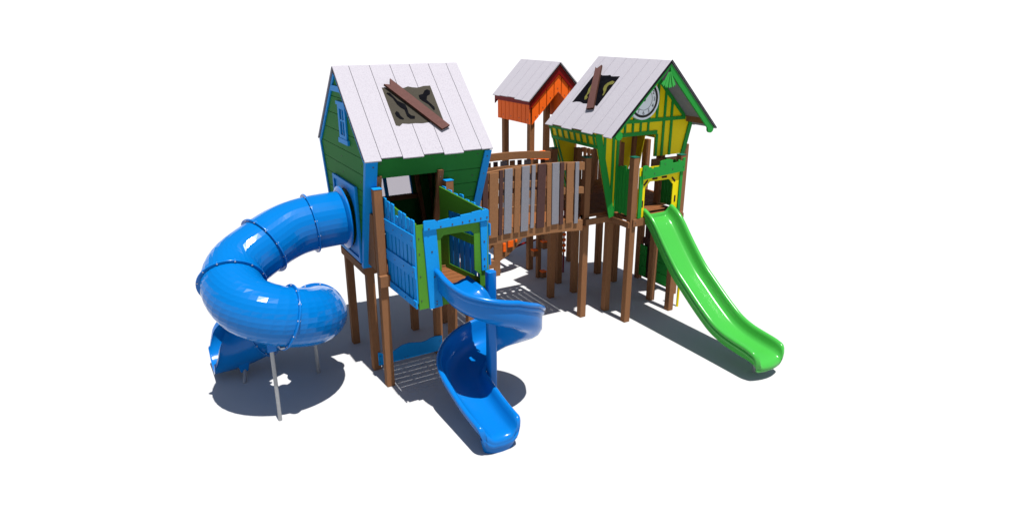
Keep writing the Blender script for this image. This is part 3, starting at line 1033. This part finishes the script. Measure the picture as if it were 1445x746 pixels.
    for h in range(1, 13):
        a = R(90 - 30 * h)
        cu = bpy.data.curves.new('numeral', 'FONT')
        cu.body = str(h)
        cu.size = 0.09
        cu.align_x = 'CENTER'
        cu.align_y = 'CENTER'
        cu.extrude = 0.001
        tmp = bpy.data.objects.new('numeral', cu)
        COL.objects.link(tmp)
        dg = bpy.context.evaluated_depsgraph_get()
        me = bpy.data.meshes.new_from_object(tmp.evaluated_get(dg))
        bpy.data.objects.remove(tmp)
        me.materials.clear()
        me.materials.append(M['black'])
        o = bpy.data.objects.new('numeral', me)
        COL.objects.link(o)
        o.parent = ck
        o.rotation_euler = (R(90), 0, 0)
        o.location = Vector((ccx + 0.222 * math.cos(a), GY - 0.0912, ccz + 0.222 * math.sin(a))) - base
    # ---- barge boards with round ends, fan finial, eave beam
    mb = MB()
    yb = 8.345
    for sg in (-1, 1):
        a = Vector((7.78, yb, 4.525 - 0.06))
        d = Vector((sg, 0, -1)).normalized()
        nn = Vector((-sg, 0, -1)).normalized() * (0.034 if sg < 0 else 0.10)
        e = a + d * 1.53
        mb.prism([a, e, e + nn, a + Vector((0, 0, -0.048 if sg < 0 else -0.141))], (0, 0.03, 0), 'kelly')
        c = e + nn * (0.62 if sg > 0 else 2.0) - d * (0.02 if sg > 0 else 0.06)
        mb.prism([c + Vector((0.07 * math.cos(t), -0.003 if sg > 0 else -0.003, 0.07 * math.sin(t))) for t in [2 * math.pi * k / 20 for k in range(20)]], (0, 0.036, 0), 'kelly')
    mb.build('barge_board', H)
    mb = MB()
    ap = Vector((7.735, 8.325, 4.36))
    for k in range(7):
        t = R(-28 + 56 * k / 6)
        d = Vector((math.sin(t), 0, -math.cos(t)))
        s_ = Vector((math.cos(t), 0, math.sin(t)))
        y_ = -0.012 if k % 2 else 0.0
        mb.prism([ap + d * 0.03 - s_ * 0.004 + Vector((0, y_, 0)), ap + d * 0.25 - s_ * 0.017 + Vector((0, y_, 0)), ap + d * 0.28 + Vector((0, y_, 0)), ap + d * 0.25 + s_ * 0.017 + Vector((0, y_, 0)), ap + d * 0.03 + s_ * 0.004 + Vector((0, y_, 0))], (0, -0.018, 0), 'mint')
    mb.prism([ap + Vector((0.19 * math.sin(t), 0.012, -0.19 * math.cos(t))) for t in [R(-34 + 68 * k / 8) for k in range(9)]] + [ap + Vector((0.26 * math.sin(t), 0.012, -0.26 * math.cos(t))) for t in [R(34 - 68 * k / 8) for k in range(9)]], (0, -0.014, 0), 'mint')
    mb.build('fan_ornament', H)
    mb = MB()
    mb.box(8.72, 8.76, 8.38, 10.2, 3.43, 3.53, 'wood')
    mb.build('eave_beam', H)
    mb = MB()
    mb.box(6.80, 6.84, 8.38, 8.86, 3.43, 3.50, 'wood')
    mb.build('eave_beam', H)
    # ---- leaning left wall over the bridge
    PL = lambda y, z: (LX(z), y, z)
    yb_ = lambda z: 10.24 - (3.35 - z) * 0.12
    mb = MB()
    mb.prism([PL(GY + 0.02, 3.12), PL(yb_(3.12), 3.12), PL(yb_(3.38), 3.35), PL(GY + 0.02, 3.35)], (0.02, 0, 0), 'yellow')
    mb.prism([PL(9.97, 2.0), PL(yb_(2.0), 2.0), PL(yb_(3.12), 3.12), PL(10.08, 3.12)], (0.02, 0, 0), 'yellow')
    sw = mb.build('side_wall', H)
    mb = MB()
    q = lambda y0, z0, y1, z1: mb.prism([(LX(z0) - 0.002, y0, z0), (LX(z0) - 0.002, y1, z0), (LX(z1) - 0.002, y1, z1), (LX(z1) - 0.002, y0, z1)], (-0.016, 0, 0), 'kelly')
    q(GY, 3.10, yb_(3.2) + 0.01, 3.155)
    q(GY, 3.30, yb_(3.4) + 0.01, 3.345)
    for k in range(8):
        y_ = GY + 0.02 + k * 0.185
        q(y_, 3.157, y_ + 0.045, 3.298)
    mb.prism([(LX(2.0) - 0.003, 9.93, 2.0), (LX(2.0) - 0.003, 9.98, 2.0), (LX(3.1) - 0.003, 10.09, 3.1), (LX(3.1) - 0.003, 10.04, 3.1)], (-0.016, 0, 0), 'kelly')
    mb.prism([(LX(2.0) - 0.003, yb_(2.0) - 0.05, 2.0), (LX(2.0) - 0.003, yb_(2.0), 2.0), (LX(3.1) - 0.003, yb_(3.1), 3.1), (LX(3.1) - 0.003, yb_(3.1) - 0.05, 3.1)], (-0.016, 0, 0), 'kelly')
    mb.build('timber_framing', sw)
    # ---- right wall and back wall (seen from inside)
    PR = lambda y, z: (RXX(z), y, z)
    mb = MB()
    mb.prism([PR(GY + 0.02, 3.02), PR(yb_(3.02), 3.02), PR(yb_(3.4), 3.4), PR(GY + 0.02, 3.4)], (-0.02, 0, 0), 'yellow')
    mb.prism([PR(9.88, 1.96), PR(yb_(1.96), 1.96), PR(yb_(3.02), 3.02), PR(9.98, 3.02)], (-0.02, 0, 0), 'yellow')
    mb.prism([PR(GY + 0.02, 2.91), PR(9.05, 2.91), PR(9.05, 3.02), PR(GY + 0.02, 3.02)], (-0.02, 0, 0), 'yellow')
    mb.build('side_wall', H)
    mb = MB()
    yk = 10.24
    mb.prism([(LX(3.38), yk, 3.38), (RXX(3.38), yk, 3.38), (7.78, yk, 4.44)], (0, -0.02, 0), 'yellow')
    mb.prism([(LX(3.02), yk, 3.02), (RXX(3.02), yk, 3.02), (RXX(3.38), yk, 3.38), (LX(3.38), yk, 3.38)], (0, -0.02, 0), 'yellow')
    mb.prism([(LX(2.0), yk, 2.0), (7.30, yk, 2.0), (7.26, yk, 3.02), (LX(3.02), yk, 3.02)], (0, -0.02, 0), 'yellow')
    mb.prism([(8.20, yk, 2.0), (RXX(2.0), yk, 2.0), (RXX(3.02), yk, 3.02), (8.26, yk, 3.02)], (0, -0.02, 0), 'yellow')
    mb.build('back_wall', H)
    # brown studs inside the door
    for xa, xb, yy in ((7.24, 7.24, GY + 0.06), (7.92, 7.98, GY + 0.5), (7.60, 7.74, 10.15)):
        mb = MB()
        mb.prism([(xa, yy, 1.95), (xa + 0.075, yy, 1.95), (xb + 0.075, yy, 3.3), (xb, yy, 3.3)], (0, 0.06, 0), 'wood')
        mb.build('wall_stud', H)
    # curved climbing loop behind
    mb = MB()
    mb.box(7.62, 8.26, 10.66, 10.70, 1.96, 2.08, 'wood')
    mb.build('back_rail', H)
    mb = MB()
    mb.box(7.62, 8.26, 10.66, 10.70, 2.50, 2.60, 'wood')
    mb.build('back_rail', H)


timber_house()


# ================================================================== GREEN CASTLE BALCONY
def castle_balcony():
    B = thing('balcony', 'small balcony with green castle edged top and yellow arched panel above the green slide', 'balcony', (7.78, 8.5, 0))
    post(B, 7.19, 8.41, 2.975, 'capgreen')
    post(B, 8.235, 8.41, 2.925, 'capgreen')
    mb = MB()
    mb.prism([(x, 8.375, z) for x, z in ((7.225, 1.795), (8.36, 1.795), (8.36, 1.925), (8.10, 1.925), (8.10, 1.84), (7.48, 1.84), (7.48, 1.925), (7.225, 1.925))], (0, 0.03, 0), 'wood')
    for x in (7.27, 8.30):
        mb.bolt((x, 8.375, 1.86), (0, -1, 0), 0.01)
    mb.build('front_beam', B, bevel=0.003)
    yf = 8.40
    X0, X1, Z0, Z1 = 7.315, 8.272, 1.935, 2.80
    cut = 0.10
    ox0, ox1, oz1, oz0 = 7.455, 8.085, 2.545, 1.935
    inner = [(ox0, 1.938), (ox0, 2.10), (ox0, oz1 - cut), (ox0 + cut, oz1), (ox1 - cut, oz1), (ox1, oz1 - cut), (ox1, 2.10), (ox1, 1.938)]
    outer = [(X0, 1.935), (X0, 2.10), (X0, 2.55), (7.45, Z1), (8.14, Z1), (X1, 2.55), (X1, 2.10), (X1, 1.935)]
    mb = MB()
    for i in range(len(inner) - 1):
        mb.prism([(outer[i][0], yf, outer[i][1]), (outer[i + 1][0], yf, outer[i + 1][1]), (inner[i + 1][0], yf, inner[i + 1][1]), (inner[i][0], yf, inner[i][1])], (0, 0.018, 0), 'yellow')
    mb.prism([(X0, yf, 2.55), (7.45, yf, Z1), (X0, yf, Z1)], (0, 0.018, 0), 'yellow')
    mb.prism([(X1, yf, 2.55), (X1, yf, Z1), (8.14, yf, Z1)], (0, 0.018, 0), 'yellow')
    # hand slots (dark through-holes seen as slots)
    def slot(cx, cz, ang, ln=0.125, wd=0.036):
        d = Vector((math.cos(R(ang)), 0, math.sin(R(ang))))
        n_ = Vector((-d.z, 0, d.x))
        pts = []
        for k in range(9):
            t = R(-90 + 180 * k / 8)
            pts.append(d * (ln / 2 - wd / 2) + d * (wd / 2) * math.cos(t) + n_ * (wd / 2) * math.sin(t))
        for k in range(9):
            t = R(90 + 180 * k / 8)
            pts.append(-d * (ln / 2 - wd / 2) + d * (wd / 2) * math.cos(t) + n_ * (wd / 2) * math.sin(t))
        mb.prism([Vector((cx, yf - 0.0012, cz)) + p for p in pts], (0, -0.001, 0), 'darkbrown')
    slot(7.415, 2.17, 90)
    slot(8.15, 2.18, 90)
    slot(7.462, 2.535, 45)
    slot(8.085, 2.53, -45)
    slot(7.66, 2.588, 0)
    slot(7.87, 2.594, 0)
    fp = mb.build('front_panel', B)
    for x0, x1 in ((7.312, 7.385), (8.215, 8.275)):
        mb = MB()
        mb.box(x0, x1, yf - 0.024, yf - 0.003, 1.935, 2.66, 'kelly')
        mb.build('front_board', fp)
    mb = MB()
    e = [(7.345, 2.605), (8.285, 2.665), (8.288, 2.90), (8.235, 2.89), (8.23, 2.845), (8.17, 2.842), (8.165, 2.872), (8.13, 2.87), (8.125, 2.835), (8.0, 2.825), (7.99, 2.89), (7.93, 2.905), (7.76, 2.893), (7.72, 2.875), (7.715, 2.79), (7.60, 2.795), (7.595, 2.775), (7.53, 2.775), (7.525, 2.80), (7.47, 2.80), (7.465, 2.83), (7.42, 2.842), (7.345, 2.83)]
    mb.prism([(x, yf - 0.026, z) for x, z in e], (0, -0.022, 0), 'kelly')
    for x, z in ((7.38, 2.66), (7.60, 2.69), (7.82, 2.83), (8.0, 2.73), (8.25, 2.74), (7.40, 2.78)):
        mb.bolt((x, yf - 0.048, z), (0, -1, 0), 0.009)
    mb.build('castle_header', fp)
    for xs in (7.20, 8.325):
        mb = MB()
        y = 8.535
        for k in range(5):
            mb.box(xs, xs + 0.022, y, y + 0.071, 1.965 + 0.01 * (k % 2), 2.77 + 0.02 * ((k * 2) % 3), 'kelly')
            y += 0.084
        mb.box(xs + 0.023, xs + 0.035, 8.53, 8.95, 2.10, 2.18, 'kelly')
        mb.box(xs + 0.023, xs + 0.035, 8.53, 8.95, 2.55, 2.63, 'kelly')
        mb.build('side_panel', B)


castle_balcony()


# ================================================================== GREEN STRAIGHT SLIDE
def green_slide():
    T = thing('wave_slide', 'long straight green slide with a wavy bed running down to the right', 'slide', (7.79, 7.0, 0))
    rail = [(8.41, 2.085), (8.335, 2.055), (8.20, 1.98), (8.07, 1.865), (7.80, 1.565), (7.49, 1.255), (7.25, 1.075), (7.01, 0.90), (6.80, 0.76), (6.60, 0.645), (6.38, 0.575), (6.17, 0.545), (5.95, 0.52), (5.82, 0.49)]
    pts = spline([(0, y, z) for y, z in rail], 5)
    loops = []
    N = len(pts)
    for k, p in enumerate(pts):
        t = (pts[min(k + 1, N - 1)] - pts[max(k - 1, 0)]).normalized()
        u = Vector((1, 0, 0)).cross(t)
        if u.z < 0:
            u = -u
        q = k / (N - 1)
        h = interp([(0, 0.145), (0.06, 0.20), (0.2, 0.20), (0.9, 0.19), (1, 0.17)], q)
        half = [(0.0, -h), (0.10, -h), (0.185, -h + 0.004), (0.225, -h + 0.022), (0.252, -h + 0.075), (0.262, -0.05), (0.272, -0.014), (0.292, 0.0), (0.322, -0.002), (0.340, -0.02), (0.342, -0.045), (0.330, -0.062), (0.318, -0.075), (0.334, -0.09), (0.334, -0.115), (0.314, -0.13), (0.306, -h - 0.02), (0.25, -h - 0.05), (0.12, -h - 0.055), (0.0, -h - 0.055)]
        prof = half + [(-a, b) for a, b in half[::-1][1:-1]]
        loops.append([Vector((7.79 + a, p.y, p.z)) + u * b for a, b in prof])
    # rounded lip
    last = loops[-1]
    c = Vector((7.79, pts[-1].y, pts[-1].z))
    for d, dz, sc, sx in ((0.06, -0.02, 0.95, 0.985), (0.11, -0.06, 0.85, 0.95), (0.145, -0.13, 0.68, 0.90), (0.15, -0.20, 0.5, 0.86), (0.11, -0.27, 0.35, 0.80)):
        lp = []
        for v in last:
            rel = v - c
            lp.append(Vector((c.x + rel.x * sx, c.y + rel.y * sc - d * (1 - 0.45 * (rel.x / 0.34) ** 2), max(0.08, c.z + rel.z * sc + dz))))
        loops.append(lp)
    mb = MB()
    mb.loft(loops, 'slidegreen')
    mb.build('chute', T, smooth=60)
    mb = MB()
    mb.tube([(7.76, 5.98, 0), (7.76, 5.98, 0.2)], 0.022, 'steel', 12)
    mb.build('support_pole', T, smooth=40)


green_slide()


# ================================================================== RED AND ORANGE LOOKOUT
def lookout():
    H = thing('lookout_tower', 'orange boarded lookout hut with dark red trim and small pale roof, farthest back', 'lookout tower', (7.75, 12.2, 0))
    for x, y in ((7.125, 11.62), (7.125, 12.68), (8.19, 12.68), (8.19, 11.62)):
        post(H, x, y, 3.7)
    XR, ZR = 7.775, 4.37
    hw = 0.72
    mb = MB()
    s1, s2 = Vector((-1, 0, -1)).normalized(), Vector((1, 0, -1)).normalized()
    n1, n2 = Vector((-1, 0, 1)).normalized(), Vector((1, 0, 1)).normalized()
    L = hw * math.sqrt(2)
    wid = [0.28, 0.30, 0.32, 0.33, 0.31]
    ln = [L + 0.02, L + 0.012, L - 0.02, L - 0.012, L]
    roof_boards(mb, (XR, 11.52, ZR - 0.025), (0, 1, 0), s1, wid, ln, 0.02, n1)
    roof_boards(mb, (XR, 11.52, ZR - 0.025), (0, 1, 0), s2, wid, ln, 0.02, n2)
    rf = mb.build('roof', H)
    mb = MB()
    for sg in (-1, 1):
        d = Vector((sg, 0, -1)).normalized()
        a = Vector((XR, 11.518, ZR - 0.028))
        mb.prism([a, a + d * (L - 0.004), a + d * (L - 0.004) + Vector((0, 0, -0.024)), a + Vector((0, 0, -0.024))], (0, 0.01, 0), 'roofedge')
    mb.build('roof_edge', rf)
    for yy in (11.555, 13.0):
        mb = MB()
        for sg in (-1, 1):
            d = Vector((sg, 0, -1)).normalized()
            a = Vector((XR, yy, ZR - 0.055))
            e = a + d * (L - 0.03)
            mb.prism([a, e, e + Vector((0, 0, -0.16)), a + Vector((0, 0, -0.19))], (0, 0.02, 0), 'red')
        mb.build('barge_board', H)
    mb = MB()
    mb.box(7.072, 7.09, 11.58, 12.99, 3.545, 3.655, 'red')
    mb.build('fascia', H)
    # orange boards under the eave
    mb = MB()
    y = 11.585
    for k in range(8):
        mb.box(7.095, 7.112, y, y + 0.153, 3.16, 3.655, 'orange')
        y += 0.168
    mb.box(7.113, 7.121, 11.59, 12.92, 3.18, 3.64, 'red')
    for k in range(0, 8, 2):
        mb.bolt((7.095, 11.665 + 0.168 * k, 3.25), (-1, 0, 0), 0.010)
    mb.build('side_wall', H)
    mb = MB()
    y = 11.585
    for k in range(8):
        mb.box(8.374, 8.392, y, y + 0.160, 3.16, 3.66, 'orange')
        y += 0.168
    mb.build('side_wall', H)
    for yy, key in ((11.58, 'orange'), (12.95, 'red')):
        mb = MB()
        x = 7.150
        zb_ = lambda q: max(3.15, 3.80 - abs(q - XR) * 1.02 - 0.02)
        zt_ = lambda q: ZR - 0.07 - abs(q - XR)
        for k in range(7):
            xb = x + 0.160
            pts = [(x, zb_(x))] + ([(XR, zb_(XR))] if x < XR < xb else []) + [(xb, zb_(xb)), (xb, zt_(xb))] + ([(XR, zt_(XR))] if x < XR < xb else []) + [(x, zt_(x))]
            mb.prism([(q, yy, z) for q, z in pts], (0, 0.018, 0), key)
            if yy < 12:
                mb.bolt((x + 0.08, yy, zb_(x + 0.08) + 0.08), (0, -1, 0), 0.010)
            x = xb + 0.016
        # red backing sheet just behind the boards
        mb.prism([(7.18, yy + 0.02, zb_(7.18) + 0.02), (XR, yy + 0.02, zb_(XR) + 0.02), (8.37, yy + 0.02, zb_(8.37) + 0.02), (8.37, yy + 0.02, zt_(8.37) - 0.01), (XR, yy + 0.02, zt_(XR) - 0.01), (7.18, yy + 0.02, zt_(7.18) - 0.01)], (0, 0.008, 0), 'red')
        mb.build('gable_wall', H)
    mb = MB()
    y = 11.60
    while y < 12.8:
        mb.box(7.10, 8.32, y, y + 0.126, 1.88, 1.93, 'deckwood')
        y += 0.138
    mb.build('deck', H)
    mb = MB()
    mb.box(7.08, 8.34, 11.585, 11.618, 1.76, 1.878, 'wood')
    mb.box(7.08, 8.34, 12.80, 12.835, 1.76, 1.878, 'wood')
    mb.build('deck_beam', H)


lookout()


def connecting_deck():
    C_ = thing('link_deck', 'short brown deck joining the lookout to the timbered house', 'deck', (7.75, 11.2, 0))
    mb = MB()
    y = 10.78
    while y < 11.56:
        mb.box(7.16, 8.36, y, y + 0.126, 1.85, 1.90, 'deckwood')
        y += 0.138
    mb.build('deck_boards', C_)
    mb = MB()
    for x in (7.13, 8.365):
        mb.box(x, x + 0.03, 10.80, 11.58, 1.74, 1.90, 'wood')
    mb.build('side_beam', C_)
    for x in (8.365,):
        mb = MB()
        y = 10.80
        while y < 11.5:
            mb.box(x, x + 0.02, y, y + 0.09, 1.93, 2.62, 'lightwood')
            y += 0.14
        mb.box(x + 0.021, x + 0.045, 10.78, 11.56, 2.50, 2.60, 'lightwood')
        mb.build('side_rail', C_)


connecting_deck()


# ================================================================== ARCHED CLIMBER beside the lookout
def arch_climber():
    A = thing('arched_climber', 'brown arched climber with orange treads seen below the bridge', 'climber', (6.6, 11.9, 0))
    for y in (11.64, 12.30):
        mb = MB()
        lo = [(6.43, 0), (6.43, 0.33), (6.63, 0.43), (6.83, 0.58), (6.97, 0.73), (7.06, 0.98)]
        hi = [(7.06, 1.42), (6.85, 1.26), (6.58, 1.04), (6.38, 0.86), (6.29, 0.72), (6.29, 0)]
        mb.prism([(x, y, z) for x, z in lo + hi], (0, 0.05, 0), 'lightwood')
        mb.build('stringer', A, bevel=0.004)
    for x0, x1, z0, z1 in ((6.485, 6.55, 0.53, 0.72), (6.60, 6.73, 0.61, 0.76), (6.78, 6.83, 0.70, 0.76)):
        mb = MB()
        mb.box(x0, x1, 11.60, 11.638, z0, z1, 'orange')
        mb.build('tread', A, bevel=0.006)
    for x, z in ((6.40, 0.66), (6.62, 0.92), (6.84, 1.14)):
        mb = MB()
        mb.box(x - 0.06, x + 0.03, 11.695, 12.295, z, z + 0.03, 'orange')
        mb.build('tread', A, bevel=0.006)
    mb = MB()
    mb.box(6.08, 6.288, 11.62, 12.32, 0.20, 0.37, 'lightwood')
    mb.build('foot_board', A, bevel=0.004)


arch_climber()


def stepping_post():
    P = thing('stepping_post', 'brown stepping post with orange topped blocks standing under the bridge', 'stepping post', (7.07, 11.14, 0))
    mb = MB()
    mb.box(7.03, 7.115, 11.10, 11.185, 0, 1.25, 'wood')
    mb.build('post', P, bevel=0.005)
    for x, y, z in ((6.97, 11.14, 0.62), (7.13, 11.04, 0.81), (7.13, 11.04, 0.15)):
        mb = MB()
        mb.box(x - 0.05, x + 0.05, y - 0.055, y + 0.055, z - 0.12, z, 'wood')
        o = mb.build('step', P, bevel=0.004)
        mb = MB()
        mb.box(x - 0.055, x + 0.055, y - 0.06, y + 0.06, z + 0.001, z + 0.03, 'orange')
        mb.build('step_top', o, bevel=0.004)


stepping_post()


def misc():
    # red curved pipe near the ground behind the bridge
    mb = MB()
    mb.tube(spline([(6.80, 11.72, 0.54), (6.95, 11.74, 0.57), (7.15, 11.78, 0.59), (7.6, 11.9, 0.58)], 6), 0.022, 'red', 10)
    o = mb.build('red_rail', smooth=40)
    o['label'] = 'thin dark red pipe rail low behind the bridge pickets'
    o['category'] = 'rail'
    # red hoop seen through the timbered house
    mb = MB()
    pts = [(7.90, 10.92, 1.30), (7.90, 10.92, 1.86), (7.93, 10.92, 2.02), (8.02, 10.92, 2.06), (8.09, 10.92, 1.98), (8.10, 10.92, 1.80), (8.10, 10.92, 1.30)]
    mb.tube(spline(pts, 5), 0.020, 'red', 10)
    o = mb.build('red_hoop', smooth=40)
    o['label'] = 'dark red pipe hoop seen through the open side of the timbered house'
    o['category'] = 'hoop'
    # orange beads climbing pole behind the bridge
    T = thing('bead_pole', 'thin pole with bright orange bosses behind the bridge posts', 'climbing pole', (7.71, 11.14, 0))
    mb = MB()
    mb.tube([(7.71, 11.14, 0), (7.71, 11.14, 1.70)], 0.018, 'red', 10)
    mb.build('pole', T, smooth=40)
    for z in (0.50, 0.62, 0.74, 0.86):
        mb = MB()
        mb.tube([(7.71, 11.14, z - 0.035), (7.71, 11.14, z - 0.02), (7.71, 11.14, z + 0.02), (7.71, 11.14, z + 0.035)], [0.025, 0.045, 0.045, 0.025], 'orange', 14)
        mb.build('boss', T, smooth=40)
    # orange hood
    T = thing('slide_hood', 'small orange domed hood peeping over the bridge rail', 'slide hood', (7.30, 11.35, 2.5))
    mb = MB()
    rings = []
    for k in range(7):
        t = R(90 * k / 6.3)
        rings.append([Vector((7.27 + 0.17 * math.cos(t) * math.cos(a), 11.35 + 0.20 * math.cos(t) * math.sin(a), 2.50 + 0.155 * math.sin(t))) for a in [2 * math.pi * q / 20 for q in range(20)]])
    mb.loft(rings, 'orange')
    mb.build('dome', T, smooth=50)
    mb = MB()
    mb.prism([(6.97, 11.33, 2.50), (7.20, 11.33, 2.50), (7.10, 11.33, 2.575), (6.99, 11.33, 2.665), (6.97, 11.33, 2.65)], (0, 0.03, 0), 'orange')
    mb.build('fin', T)
    # yellow pole on the right of the timbered house
    mb = MB()
    mb.tube([(8.545, 8.50, 0), (8.545, 8.50, 1.10)], 0.024, 'yellow', 14)
    mb.tube([(8.545, 8.50, 0.55), (8.545, 8.50, 0.58)], 0.030, 'yellow', 14)
    o = mb.build('slide_pole', smooth=40)
    o['label'] = 'thin upright yellow pole beside the right front post, partly behind the green slide'
    o['category'] = 'pole'
    # climbing wall on the far right side
    T = thing('climbing_wall', 'brown framed climbing wall with dark green hanging panels behind the green slide', 'climbing wall', (8.95, 9.6, 0))
    mb = MB()
    mb.box(8.93, 8.96, 9.12, 10.02, 0.06, 0.20, 'darkslat')
    mb.box(8.93, 8.96, 9.12, 10.02, 0.78, 0.92, 'darkslat')
    mb.box(8.93, 8.96, 9.12, 10.02, 1.30, 1.44, 'darkslat')
    mb.box(8.965, 8.98, 9.14, 10.0, 0.08, 1.40, 'darkslat')
    mb.build('frame', T)
    for ya, yb in ((9.17, 9.52), (9.84, 10.10)):
        mb = MB()
        for k in range(3):
            z = 0.10 + k * 0.225
            mb.box(8.88, 8.91, ya + 0.01 * (k % 2), yb, z, z + 0.218, 'kelly')
        mb.build('hanging_panel', T, bevel=0.004)


misc()
